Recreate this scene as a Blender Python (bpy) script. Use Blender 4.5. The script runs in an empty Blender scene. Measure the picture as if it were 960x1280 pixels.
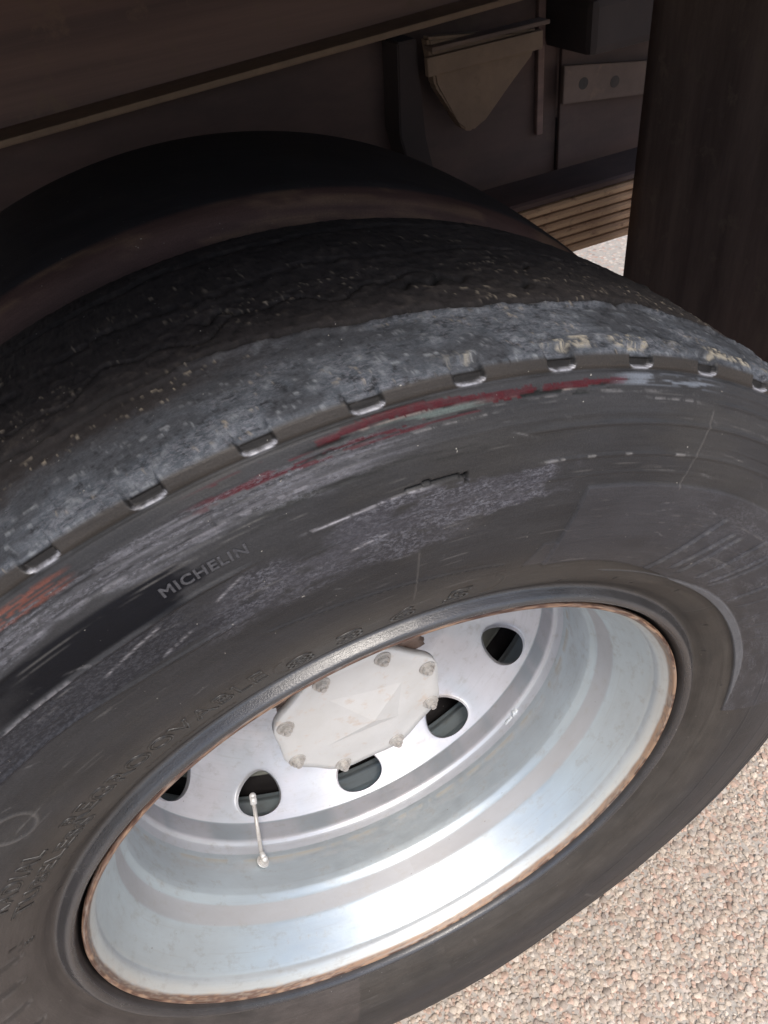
import bpy, bmesh, math, random
import numpy as np
from mathutils import Vector, Matrix
S = bpy.context.scene
R_ = math.radians
Z0 = 0.505                                   # height of the wheel centre above the ground
random.seed(7); RNG = np.random.default_rng(11)

# ------------------------------------------------------------------ camera, light, exposure
cam = bpy.data.cameras.new('camera'); cam_o = bpy.data.objects.new('camera', cam); S.collection.objects.link(cam_o)
cam.sensor_fit = 'VERTICAL'; cam.sensor_height = 36.0; cam.sensor_width = 27.0
cam.lens = 896.32/1280*36
cam.clip_start = 0.01; cam.clip_end = 500
right = Vector((0.91215899, -0.3907698, -0.12355141)); up = Vector((0.35351468, 0.59768092, 0.71958661)); fwd = Vector((0.20734839, 0.70005463, -0.68332288))
m = Matrix((right, up, -fwd)).transposed().to_4x4(); m.translation = Vector((-0.06368898, -0.29097912, 0.70653891+Z0))
cam_o.matrix_world = m
cam.dof.use_dof = True; cam.dof.focus_distance = 0.62; cam.dof.aperture_fstop = 40
S.camera = cam_o
S.render.resolution_x = 768; S.render.resolution_y = 1024

SUN_EL, SUN_AZ = 58.0, 180.0                 # azimuth measured from +Y clockwise: the sun stands on the open side of the lorry
w = bpy.data.worlds.new('World'); S.world = w; w.use_nodes = True
nt = w.node_tree; nt.nodes.clear()
sky = nt.nodes.new('ShaderNodeTexSky'); sky.sky_type = 'NISHITA'; sky.sun_disc = False
sky.sun_elevation = R_(SUN_EL); sky.sun_rotation = R_(SUN_AZ); sky.dust_density = 3.0; sky.air_density = 1.0
bg = nt.nodes.new('ShaderNodeBackground'); bg.inputs[1].default_value = 0.15
wo = nt.nodes.new('ShaderNodeOutputWorld')
nt.links.new(sky.outputs[0], bg.inputs[0]); nt.links.new(bg.outputs[0], wo.inputs[0])
sl = bpy.data.lights.new('sun', 'SUN'); sl.energy = 1.5; sl.angle = R_(12); sl.color = (1.0, 0.95, 0.88)
so = bpy.data.objects.new('sun', sl); S.collection.objects.link(so)
sd = Vector((math.sin(R_(SUN_AZ))*math.cos(R_(SUN_EL)), math.cos(R_(SUN_AZ))*math.cos(R_(SUN_EL)), math.sin(R_(SUN_EL))))
so.rotation_euler = sd.to_track_quat('Z', 'Y').to_euler(); so.location = sd*20
S.view_settings.view_transform = 'Standard'; S.view_settings.look = 'None'
S.view_settings.exposure = 0.70; S.view_settings.gamma = 1.0
S.render.engine = 'CYCLES'

# ------------------------------------------------------------------ helpers
def hash2(ix, iy, seed):
    n = (ix.astype(np.int64)*374761393 + iy.astype(np.int64)*668265263 + seed*1442695041) & 0xffffffff
    n = ((n ^ (n >> 13))*1274126177) & 0xffffffff
    n = n ^ (n >> 16)
    return (n & 0xffff)/65535.0
def vnoise(x, y, seed=0):
    ix = np.floor(x); iy = np.floor(y); fx = x-ix; fy = y-iy
    fx = fx*fx*(3-2*fx); fy = fy*fy*(3-2*fy)
    a = hash2(ix, iy, seed); b = hash2(ix+1, iy, seed); c = hash2(ix, iy+1, seed); d = hash2(ix+1, iy+1, seed)
    return (a*(1-fx)+b*fx)*(1-fy)+(c*(1-fx)+d*fx)*fy
def fbm(x, y, seed=0, o=4, g=.55):
    s = 0; a = 1; t = 0
    for k in range(o):
        s = s+a*vnoise(x*2**k+17.3*k, y*2**k+9.1*k, seed+k); t += a; a *= g
    return s/t
def ss(a, b, x):
    t = np.clip((x-a)/(b-a), 0, 1); return t*t*(3-2*t)
def band(x, a, b, e):
    return ss(a-e, a+e, x)*(1-ss(b-e, b+e, x))

def link(o, parent=None, loc=None):
    S.collection.objects.link(o)
    if parent: o.parent = parent
    if loc is not None: o.location = loc
    return o
def thing(name, label, cat, loc=(0, 0, 0), group=None):
    o = bpy.data.objects.new(name, None); link(o, None, loc); o['label'] = label; o['category'] = cat
    if group: o['group'] = group
    o.empty_display_size = .1
    return o
def mesh_np(name, V, F, mat, parent=None, loc=None, smooth=True, attrs=None):
    V = np.asarray(V, np.float32); F = np.asarray(F, np.int32)
    me = bpy.data.meshes.new(name); n = F.shape[1]
    me.vertices.add(len(V)); me.vertices.foreach_set('co', V.ravel())
    me.loops.add(F.size); me.loops.foreach_set('vertex_index', F.ravel())
    me.polygons.add(len(F)); me.polygons.foreach_set('loop_start', np.arange(0, F.size, n, dtype=np.int32))
    me.polygons.foreach_set('loop_total', np.full(len(F), n, np.int32))
    me.polygons.foreach_set('use_smooth', np.full(len(F), smooth, bool))
    me.update(calc_edges=True)
    for k, a in (attrs or {}).items():
        at = me.attributes.new(k, 'FLOAT_COLOR', 'POINT'); at.data.foreach_set('color', np.asarray(a, np.float32).ravel())
    me.materials.append(mat)
    o = bpy.data.objects.new(name, me); return link(o, parent, loc)
def bm_obj(name, bm, mat, parent=None, loc=None, smooth=False):
    bmesh.ops.recalc_face_normals(bm, faces=bm.faces)
    me = bpy.data.meshes.new(name); bm.to_mesh(me); bm.free()
    for p in me.polygons: p.use_smooth = smooth
    me.materials.append(mat)
    o = bpy.data.objects.new(name, me); return link(o, parent, loc)
def box_bm(x0, x1, y0, y1, z0, z1, bev=0.0, bm=None):
    bm = bm or bmesh.new()
    r = bmesh.ops.create_cube(bm, size=1)
    for v in r['verts']:
        v.co = Vector((x0+(x1-x0)*(v.co.x+.5), y0+(y1-y0)*(v.co.y+.5), z0+(z1-z0)*(v.co.z+.5)))
    if bev:
        es = list({e for v in r['verts'] for e in v.link_edges})
        bmesh.ops.bevel(bm, geom=es, offset=bev, segments=2, affect='EDGES', profile=.6)
    return bm
def prism_bm(pts, axis, a, b, bev=0.0):
    """extrude polygon pts (u,v) between a and b; axis 'y': (u,v)->(x,z)   axis 'x': (u,v)->(y,z)"""
    bm = bmesh.new()
    def P(u, v, t): return (u, t, v) if axis == 'y' else (t, u, v)
    v0 = [bm.verts.new(P(u, v, a)) for u, v in pts]; v1 = [bm.verts.new(P(u, v, b)) for u, v in pts]
    bm.faces.new(v0); bm.faces.new(v1[::-1]); n = len(pts)
    for i in range(n): bm.faces.new((v0[i], v0[(i+1) % n], v1[(i+1) % n], v1[i]))
    if bev: bmesh.ops.bevel(bm, geom=list(bm.edges), offset=bev, segments=2, affect='EDGES')
    return bm
def cyl_bm(p, q, r0, r1=None, seg=16, bm=None, caps=True):
    bm = bm or bmesh.new(); p = Vector(p); q = Vector(q); d = q-p; r1 = r0 if r1 is None else r1
    M = Matrix.Translation((p+q)/2) @ d.to_track_quat('Z', 'Y').to_matrix().to_4x4()
    bmesh.ops.create_cone(bm, cap_ends=caps, segments=seg, radius1=r0, radius2=r1, depth=d.length, matrix=M)
    return bm
def grid_faces(nt_, ns, wrap):
    i = np.arange(nt_ if wrap else nt_-1); j = np.arange(ns-1); I, J = np.meshgrid(i, j, indexing='ij'); I2 = (I+1) % nt_
    return np.stack([I*ns+J, I*ns+J+1, I2*ns+J+1, I2*ns+J], -1).reshape(-1, 4)
def spline(P, n):
    """smooth resampling (centripetal-ish Catmull-Rom) of control points, even arc length"""
    P = np.array(P, float); Q = np.vstack([2*P[0]-P[1], P, 2*P[-1]-P[-2]]); out = []
    for i in range(len(P)-1):
        p0, p1, p2, p3 = Q[i:i+4]; L = np.linalg.norm(p2-p1)
        m1 = (p2-p0)/(np.linalg.norm(p2-p1)+np.linalg.norm(p1-p0))*L; m2 = (p3-p1)/(np.linalg.norm(p3-p2)+np.linalg.norm(p2-p1))*L
        t = np.linspace(0, 1, 24, endpoint=False)[:, None]
        out.append((2*t**3-3*t**2+1)*p1+(t**3-2*t**2+t)*m1+(-2*t**3+3*t**2)*p2+(t**3-t**2)*m2)
    out.append(P[-1:]); out = np.vstack(out)
    s = np.r_[0, np.cumsum(np.linalg.norm(np.diff(out, axis=0), axis=1))]
    u = np.linspace(0, s[-1], n) if np.isscalar(n) else n(s[-1])
    return np.stack([np.interp(u, s, out[:, 0]), np.interp(u, s, out[:, 1])], -1)
def rounded(P, rad=.0012, step=.0015):
    P = [np.array(p, float) for p in P]; out = [P[0]]
    for i in range(1, len(P)-1):
        a, b, c = P[i-1], P[i], P[i+1]; la = np.linalg.norm(a-b); lc = np.linalg.norm(c-b); d = min(rad, la*.45, lc*.45)
        p = b+(a-b)/la*d; q = b+(c-b)/lc*d
        for t in (0, .25, .5, .75, 1): out.append((1-t)**2*p+2*t*(1-t)*b+t*t*q)
    out.append(P[-1]); out = np.array(out); s = np.r_[0, np.cumsum(np.linalg.norm(np.diff(out, axis=0), axis=1))]
    u = np.unique(np.r_[s, np.arange(0, s[-1], step*2)]); return np.stack([np.interp(u, s, out[:, 0]), np.interp(u, s, out[:, 1])], -1)
def lathe(name, prof, mat, parent, n=180, loc=None, closed=False, attrs=None, th=None):
    prof = np.asarray(prof, float)
    if closed: prof = np.vstack([prof, prof[:1]])
    t = np.linspace(0, 2*np.pi, n, endpoint=False); T, J = np.meshgrid(t, np.arange(len(prof)), indexing='ij')
    r = prof[J, 0]; y = prof[J, 1]
    V = np.stack([r*np.cos(T), y, r*np.sin(T)], -1).reshape(-1, 3)
    a = None if attrs is None else {k: f(T.ravel(), r.ravel(), y.ravel()) for k, f in attrs.items()}
    return mesh_np(name, V, grid_faces(n, len(prof), True), mat, parent, loc, True, a)

# ------------------------------------------------------------------ materials
def new_mat(name):
    mt = bpy.data.materials.new(name); mt.use_nodes = True; nt = mt.node_tree
    return mt, nt, nt.nodes['Principled BSDF']
def nd(nt, t, **kw):
    n = nt.nodes.new(t)
    for k, v in kw.items(): setattr(n, k, v)
    return n
def noise(nt, vec, scale, detail=4, rough=.6, dim=None):
    n = nd(nt, 'ShaderNodeTexNoise'); n.inputs['Scale'].default_value = scale; n.inputs['Detail'].default_value = detail; n.inputs['Roughness'].default_value = rough
    nt.links.new(vec, n.inputs['Vector']); return n.outputs['Fac']
def ramp(nt, fac, stops):
    n = nd(nt, 'ShaderNodeValToRGB'); cr = n.color_ramp
    while len(cr.elements) < len(stops): cr.elements.new(.5)
    for e, (p, c) in zip(cr.elements, stops):
        e.position = p; e.color = (c, c, c, 1) if np.isscalar(c) else (*c, 1)
    nt.links.new(fac, n.inputs[0]); return n.outputs[0]
def mixc(nt, fac, a, b, mode='MIX'):
    n = nd(nt, 'ShaderNodeMix', data_type='RGBA', blend_type=mode)
    for s, v in ((n.inputs[0], fac), (n.inputs[6], a), (n.inputs[7], b)):
        if hasattr(v, 'is_linked') or hasattr(v, 'links'): nt.links.new(v, s)
        else: s.default_value = v if np.isscalar(v) else (*v, 1)
    return n.outputs[2]
def mapping(nt, vec, sc):
    n = nd(nt, 'ShaderNodeMapping'); n.inputs['Scale'].default_value = sc; nt.links.new(vec, n.inputs[0]); return n.outputs[0]
def bump(nt, h, strength, dist, prev=None):
    n = nd(nt, 'ShaderNodeBump'); n.inputs['Strength'].default_value = strength; n.inputs['Distance'].default_value = dist
    nt.links.new(h, n.inputs['Height'])
    if prev: nt.links.new(prev, n.inputs['Normal'])
    return n.outputs[0]
def polar_vec(nt):
    """(arc length at 0.45 m, radius, y) from object coordinates"""
    tc = nd(nt, 'ShaderNodeTexCoord'); sp = nd(nt, 'ShaderNodeSeparateXYZ'); nt.links.new(tc.outputs['Object'], sp.inputs[0])
    def mth(op, a, b=None):
        n = nd(nt, 'ShaderNodeMath', operation=op)
        for s, v in zip(n.inputs, (a, b)):
            if v is None: continue
            if np.isscalar(v): s.default_value = v
            else: nt.links.new(v, s)
        return n.outputs[0]
    # angle measured from the bottom so that the seam lies out of view
    at = mth('ARCTAN2', sp.outputs[0], sp.outputs[2]); a = mth('MULTIPLY', at, .45)
    r = mth('SQRT', mth('ADD', mth('MULTIPLY', sp.outputs[0], sp.outputs[0]), mth('MULTIPLY', sp.outputs[2], sp.outputs[2])))
    cb = nd(nt, 'ShaderNodeCombineXYZ'); nt.links.new(a, cb.inputs[0]); nt.links.new(r, cb.inputs[1]); nt.links.new(sp.outputs[1], cb.inputs[2])
    return cb.outputs[0], tc.outputs['Object']

def rubber_mat():
    mt, nt, b = new_mat('worn_rubber'); L = nt.links
    pv, ov = polar_vec(nt)
    at = nd(nt, 'ShaderNodeAttribute', attribute_name='tint')
    n1 = noise(nt, mapping(nt, pv, (1, 3, 3)), 14, 5, .65); c1 = ramp(nt, n1, [(.3, .78), (.7, 1.2)])
    n2 = noise(nt, ov, 900, 3, .7); c2 = ramp(nt, n2, [(.35, .85), (.7, 1.15)])
    n3 = noise(nt, mapping(nt, pv, (.12, 3, 3)), 160, 4, .7)           # fine wiping marks round the wheel
    c3 = ramp(nt, n3, [(.3, .88), (.62, 1.04), (.75, 1.25)])
    c = mixc(nt, 1.0, at.outputs['Color'], c1, 'MULTIPLY'); c = mixc(nt, 1.0, c, c2, 'MULTIPLY'); c = mixc(nt, 1.0, c, c3, 'MULTIPLY')
    sa = nd(nt, 'ShaderNodeAttribute', attribute_name='scuff')
    n6 = noise(nt, mapping(nt, pv, (.55, 1, 1)), 620, 5, .75); n7 = noise(nt, ov, 1500, 2, .6)
    sc = nd(nt, 'ShaderNodeMath', operation='MULTIPLY'); L.new(ramp(nt, n6, [(.46, 0.), (.60, 1.)]), sc.inputs[0]); L.new(sa.outputs['Fac'], sc.inputs[1])
    c = mixc(nt, sc.outputs[0], c, (.17, .17, .19)); sc2 = nd(nt, 'ShaderNodeMath', operation='MULTIPLY'); L.new(ramp(nt, n7, [(.30, 1.), (.42, 0.)]), sc2.inputs[0]); L.new(sa.outputs['Fac'], sc2.inputs[1])
    c = mixc(nt, sc2.outputs[0], c, (.018, .018, .02))
    # pale specks of grit
    n4 = noise(nt, ov, 330, 2, .5); sp = ramp(nt, n4, [(.755, 0.), (.79, 1.)])
    c = mixc(nt, sp, c, (.26, .245, .22))
    L.new(c, b.inputs['Base Color'])
    rr = nd(nt, 'ShaderNodeMath', operation='MULTIPLY_ADD'); L.new(n1, rr.inputs[0]); rr.inputs[1].default_value = .22; L.new(at.outputs['Alpha'], rr.inputs[2])
    L.new(rr.outputs[0], b.inputs['Roughness'])
    L.new(ramp(nt, at.outputs['Alpha'], [(.12, 1.), (.20, .55), (.30, .20), (1., .15)]), b.inputs['Specular IOR Level'])
    bn = bump(nt, n2, .35, .0006); bn = bump(nt, n3, .25, .0008, bn); bn = bump(nt, sc.outputs[0], .5, .0006, bn)
    L.new(bn, b.inputs['Normal']); return mt
def paint_mat():
    mt, nt, b = new_mat('silver_wheel_paint'); L = nt.links
    pv, ov = polar_vec(nt)
    at = nd(nt, 'ShaderNodeAttribute', attribute_name='tint')
    n1 = noise(nt, mapping(nt, pv, (.6, 3, 3)), 9, 5, .6); c1 = ramp(nt, n1, [(.3, (.9, .885, .88)), (.7, (1.03, 1.04, 1.05))])
    n2 = noise(nt, mapping(nt, pv, (.5, 1.5, 1.5)), 60, 5, .7)
    dirt = ramp(nt, n2, [(.54, 0.), (.74, .5)])
    c = mixc(nt, 1.0, at.outputs['Color'], c1, 'MULTIPLY'); c = mixc(nt, dirt, c, (.36, .33, .29))
    n4 = noise(nt, ov, 210, 2, .5); sp = ramp(nt, n4, [(.76, 0.), (.80, .8)]); c = mixc(nt, sp, c, (.16, .13, .11))
    L.new(c, b.inputs['Base Color'])
    mm = nd(nt, 'ShaderNodeMath', operation='MULTIPLY'); L.new(at.outputs['Alpha'], mm.inputs[0]); mm.inputs[1].default_value = .72
    L.new(mm.outputs[0], b.inputs['Metallic'])
    L.new(ramp(nt, n2, [(.3, .39), (.7, .55)]), b.inputs['Roughness'])
    n8 = noise(nt, mapping(nt, pv, (.06, 4, 4)), 90, 4, .7); c = mixc(nt, ramp(nt, n8, [(.55, 0.), (.72, .35)]), c, (.40, .39, .37)); L.new(c, b.inputs['Base Color'])
    n5 = noise(nt, ov, 260, 3, .6)
    L.new(bump(nt, n5, .12, .0008), b.inputs['Normal']); return mt
def simple_mat(name, c0, c1, scale=20, stretch=(1, 1, 1), rough=.7, metal=0., bs=.3, bd=.002, dirt=None, spec=.5):
    mt, nt, b = new_mat(name); L = nt.links; tc = nd(nt, 'ShaderNodeTexCoord')
    v = mapping(nt, tc.outputs['Object'], stretch)
    n1 = noise(nt, v, scale, 6, .65); c = mixc(nt, ramp(nt, n1, [(.32, 0.), (.68, 1.)]), c0, c1)
    if dirt:
        n2 = noise(nt, tc.outputs['Object'], scale*2.7, 5, .7); c = mixc(nt, ramp(nt, n2, [(.56, 0.), (.68, 1.)]), c, dirt)
    L.new(c, b.inputs['Base Color']); b.inputs['Roughness'].default_value = rough; b.inputs['Metallic'].default_value = metal
    b.inputs['Specular IOR Level'].default_value = spec
    n3 = noise(nt, tc.outputs['Object'], scale*6, 4, .6); L.new(bump(nt, n3, bs, bd), b.inputs['Normal']); return mt
def attr_mat(name, rough=.7, scale=300):
    mt, nt, b = new_mat(name); L = nt.links; tc = nd(nt, 'ShaderNodeTexCoord')
    at = nd(nt, 'ShaderNodeAttribute', attribute_name='tint')
    n = noise(nt, tc.outputs['Object'], scale, 4, .7); c = mixc(nt, 1.0, at.outputs['Color'], ramp(nt, n, [(.3, .75), (.7, 1.2)]), 'MULTIPLY')
    L.new(c, b.inputs['Base Color']); b.inputs['Roughness'].default_value = rough
    L.new(bump(nt, n, .4, .001), b.inputs['Normal']); return mt

M_RUB = rubber_mat(); M_PAINT = paint_mat()
M_RUBD = simple_mat('dark_dusty_rubber', (.012, .010, .010), (.028, .022, .02), 14, (1, 1, 1), .75, dirt=(.06, .045, .035))
M_LETTER = simple_mat('raised_letter_rubber', (.010, .0095, .009), (.034, .031, .028), 160, rough=.35, bs=.2, bd=.0005)
M_LETTERG = simple_mat('scuffed_letter_rubber', (.020, .020, .023), (.065, .065, .072), 520, rough=.5, bs=.2, bd=.0005)
M_HUB = simple_mat('hub_cream_paint', (.58, .575, .565), (.52, .51, .49), 18, rough=.55, metal=.1, bs=.15, bd=.001, dirt=(.52, .455, .40))
M_HUBD = simple_mat('hub_brown_casting', (.09, .05, .035), (.16, .11, .085), 40, rough=.6, dirt=(.02, .014, .012))
M_ZINC = simple_mat('dull_zinc', (.64, .63, .61), (.50, .48, .45), 90, rough=.42, metal=.3, bs=.15, bd=.0006)
M_BOLT = simple_mat('painted_bolt', (.50, .485, .46), (.34, .31, .28), 130, rough=.4, metal=.3, bs=.15, bd=.0006)
M_CHAS = simple_mat('dusty_chassis_paint', (.072, .040, .036), (.155, .088, .070), 9, (.10, 1, 3), .7, dirt=(.13, .078, .055))
M_GUS = simple_mat('dusty_lit_ochre_steel', (.135, .085, .055), (.20, .125, .078), 14, rough=.75, dirt=(.14, .088, .055))  # lighter copy of the dusty chassis steel, lit tone put into its colour
M_DARK = simple_mat('shaded_grimy_steel', (.036, .020, .017), (.078, .042, .034), 7, (.5, 1, 1.5), .75, dirt=(.060, .036, .027))  # darker copy of the grimy chassis steel, shade put into its colour
M_CHAS2 = simple_mat('dusty_brown_steel', (.07, .043, .034), (.13, .083, .062), 8, (1, 1, 1), .75, dirt=(.13, .08, .055))
M_RUST = simple_mat('rusty_spring_steel', (.30, .17, .095), (.42, .26, .15), 22, (.3, 1, 1), .7, dirt=(.18, .09, .05))
M_BODY = simple_mat('underbody_paint', (.02, .013, .012), (.035, .02, .017), 5, rough=.8)
M_FLAP = simple_mat('brown_dusted_flap_rubber', (.070, .045, .038), (.145, .098, .080), 9, (1, 3.2, .5), .7, dirt=(.14, .10, .075), bs=.25)
M_DRUM = simple_mat('brake_drum_iron', (.02, .016, .014), (.05, .035, .028), 20, rough=.8)

# ------------------------------------------------------------------ the setting: paved ground
def ground_mat():
    mt, nt, b = new_mat('aggregate_concrete'); L = nt.links; tc = nd(nt, 'ShaderNodeTexCoord'); v = tc.outputs['Object']
    vo = nd(nt, 'ShaderNodeTexVoronoi'); vo.inputs['Scale'].default_value = 75; L.new(v, vo.inputs['Vector'])
    sp = nd(nt, 'ShaderNodeSeparateColor'); L.new(vo.outputs['Color'], sp.inputs[0])
    c = ramp(nt, sp.outputs[0], [(0, (.50, .43, .36)), (.25, (.42, .28, .22)), (.45, (.55, .48, .40)), (.62, (.27, .23, .20)), (.8, (.58, .52, .45)), (1, (.46, .33, .26))])
    e = ramp(nt, vo.outputs['Distance'], [(.35, 0.), (.62, 1.)]); c = mixc(nt, e, c, (.40, .36, .31))
    n = noise(nt, v, 400, 4, .7); c = mixc(nt, 1., c, ramp(nt, n, [(.3, .8), (.7, 1.15)]), 'MULTIPLY')
    L.new(c, b.inputs['Base Color']); b.inputs['Roughness'].default_value = .85
    L.new(bump(nt, vo.outputs['Distance'], .5, -.004), b.inputs['Normal']); return mt
bm = bmesh.new(); bmesh.ops.create_grid(bm, x_segments=4, y_segments=4, size=60)
g = bm_obj('ground', bm, ground_mat()); g['kind'] = 'structure'; g['label'] = 'pale pinkish exposed aggregate concrete paving'

def pebbles():
    bm = bmesh.new(); bmesh.ops.create_icosphere(bm, subdivisions=2, radius=1)
    bmesh.ops.delete(bm, geom=[v for v in bm.verts if v.co.z < -.3], context='VERTS')
    bm.verts.ensure_lookup_table(); B = np.array([v.co[:] for v in bm.verts]); F = []
    for i, v in enumerate(bm.verts): v.index = i
    F = np.array([[v.index for v in f.verts] for f in bm.faces]); bm.free()
    def scatter(x0, x1, y0, y1, step, smin, smax, seed):
        rg = np.random.default_rng(seed); nx = int((x1-x0)/step); ny = int((y1-y0)/step)
        X, Y = np.meshgrid(np.arange(nx), np.arange(ny)); X = X.ravel()*step+x0+rg.uniform(-.45, .45, nx*ny)*step; Y = Y.ravel()*step+y0+rg.uniform(-.45, .45, nx*ny)*step
        s = smin+(smax-smin)*rg.random(len(X))**1.8
        return X, Y, s
    A = scatter(-.45, 1.25, -.75, .45, .0082, .0026, .0066, 3); Bq = scatter(-.2, .95, -.45, .35, .0066, .0018, .0034, 5)
    X = np.r_[A[0], Bq[0]]; Y = np.r_[A[1], Bq[1]]; s = np.r_[A[2], Bq[2]]; n = len(X); rg = np.random.default_rng(9)
    a = rg.uniform(0, 2*np.pi, n); e = rg.uniform(.62, 1.0, n); h = rg.uniform(.2, .42, n)
    tiltx = rg.uniform(-.5, .5, n); tilty = rg.uniform(-.5, .5, n)
    W = np.repeat(B[None], n, 0)*(1+.16*rg.standard_normal((n, len(B), 1)))
    W = W*np.stack([s, s*e, s*h], -1)[:, None, :]
    W[:, :, 2] += W[:, :, 0]*tiltx[:, None]*.5+W[:, :, 1]*tilty[:, None]*.5
    ca, sa = np.cos(a)[:, None], np.sin(a)[:, None]
    V = np.stack([W[:, :, 0]*ca-W[:, :, 1]*sa+X[:, None], W[:, :, 0]*sa+W[:, :, 1]*ca+Y[:, None], W[:, :, 2]+.0004+rg.uniform(-.0006, .0006, n)[:, None]], -1)
    FF = F[None]+(np.arange(n)*len(B))[:, None, None]
    pal = np.array([(.60, .53, .44), (.54, .45, .36), (.46, .31, .24), (.60, .42, .33), (.34, .29, .25), (.66, .61, .54), (.50, .43, .35), (.24, .20, .18), (.48, .27, .20), (.56, .50, .42)])
    pr = np.array([.17, .16, .10, .12, .08, .13, .12, .03, .03, .06]); ci = rg.choice(len(pal), n, p=pr/pr.sum())
    col = (pal[ci]*.62+np.array([.49, .42, .35])*.38)*rg.uniform(.70, 1.04, (n, 1))*np.array([1.03, .985, .94])*(.86+.28*fbm(X*5, Y*5, 301))[:, None]; C4 = np.ones((n, len(B), 4)); C4[:, :, :3] = col[:, None]
    o = mesh_np('aggregate_pebbles', V.reshape(-1, 3), FF.reshape(-1, 3), attr_mat('pebble_stone', .75, 420), smooth=True, attrs={'tint': C4.reshape(-1, 4)})
    o['kind'] = 'stuff'; o['label'] = 'cream, pink and grey pebbles set in the paving'; o['category'] = 'pebbles'
pebbles()

# ------------------------------------------------------------------ tyre profile shared by both wheels
FRONT = [(.299, .014), (.3035, .007), (.3060, .0015), (.3080, -.0040), (.3102, -.0068), (.3125, -.0077), (.3150, -.0066), (.3176, -.0030), (.3196, -.0002), (.3222, .0006), (.3260, -.0016), (.332, -.0072), (.343, -.0145), (.37, -.0258), (.41, -.0315), (.445, -.0305), (.47, -.0265), (.488, -.0195), (.4975, -.0148),
         (.5025, -.0118), (.5062, -.0100), (.5092, -.0085)]
TREAD = [(.5092, -.0085), (.5112, -.0050), (.5135, .006), (.5175, .045), (.5195, .080), (.5200, .110)]
MID = .110
fr = spline(FRONT, lambda L: np.arange(0, L, .00095)); tr = spline(TREAD, lambda L: np.arange(0, L+.002, .002))
half = np.vstack([fr, tr[1:]])
backt = tr[::-1][1:].copy()[::2]; backt[:, 1] = 2*MID-backt[:, 1]
backs = fr[::-1].copy()[::6]; backs[:, 1] = 2*MID-backs[:, 1]
PROF = np.vstack([half, backt, backs])
SURF = fr
def surf_y(r): return np.interp(r, SURF[:, 0], SURF[:, 1])
def surf_n(r):
    dy = (surf_y(r+.001)-surf_y(r-.001))/.002; n = np.stack([dy, -np.ones_like(dy)], -1); return n/np.linalg.norm(n, axis=-1, keepdims=True)

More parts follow.
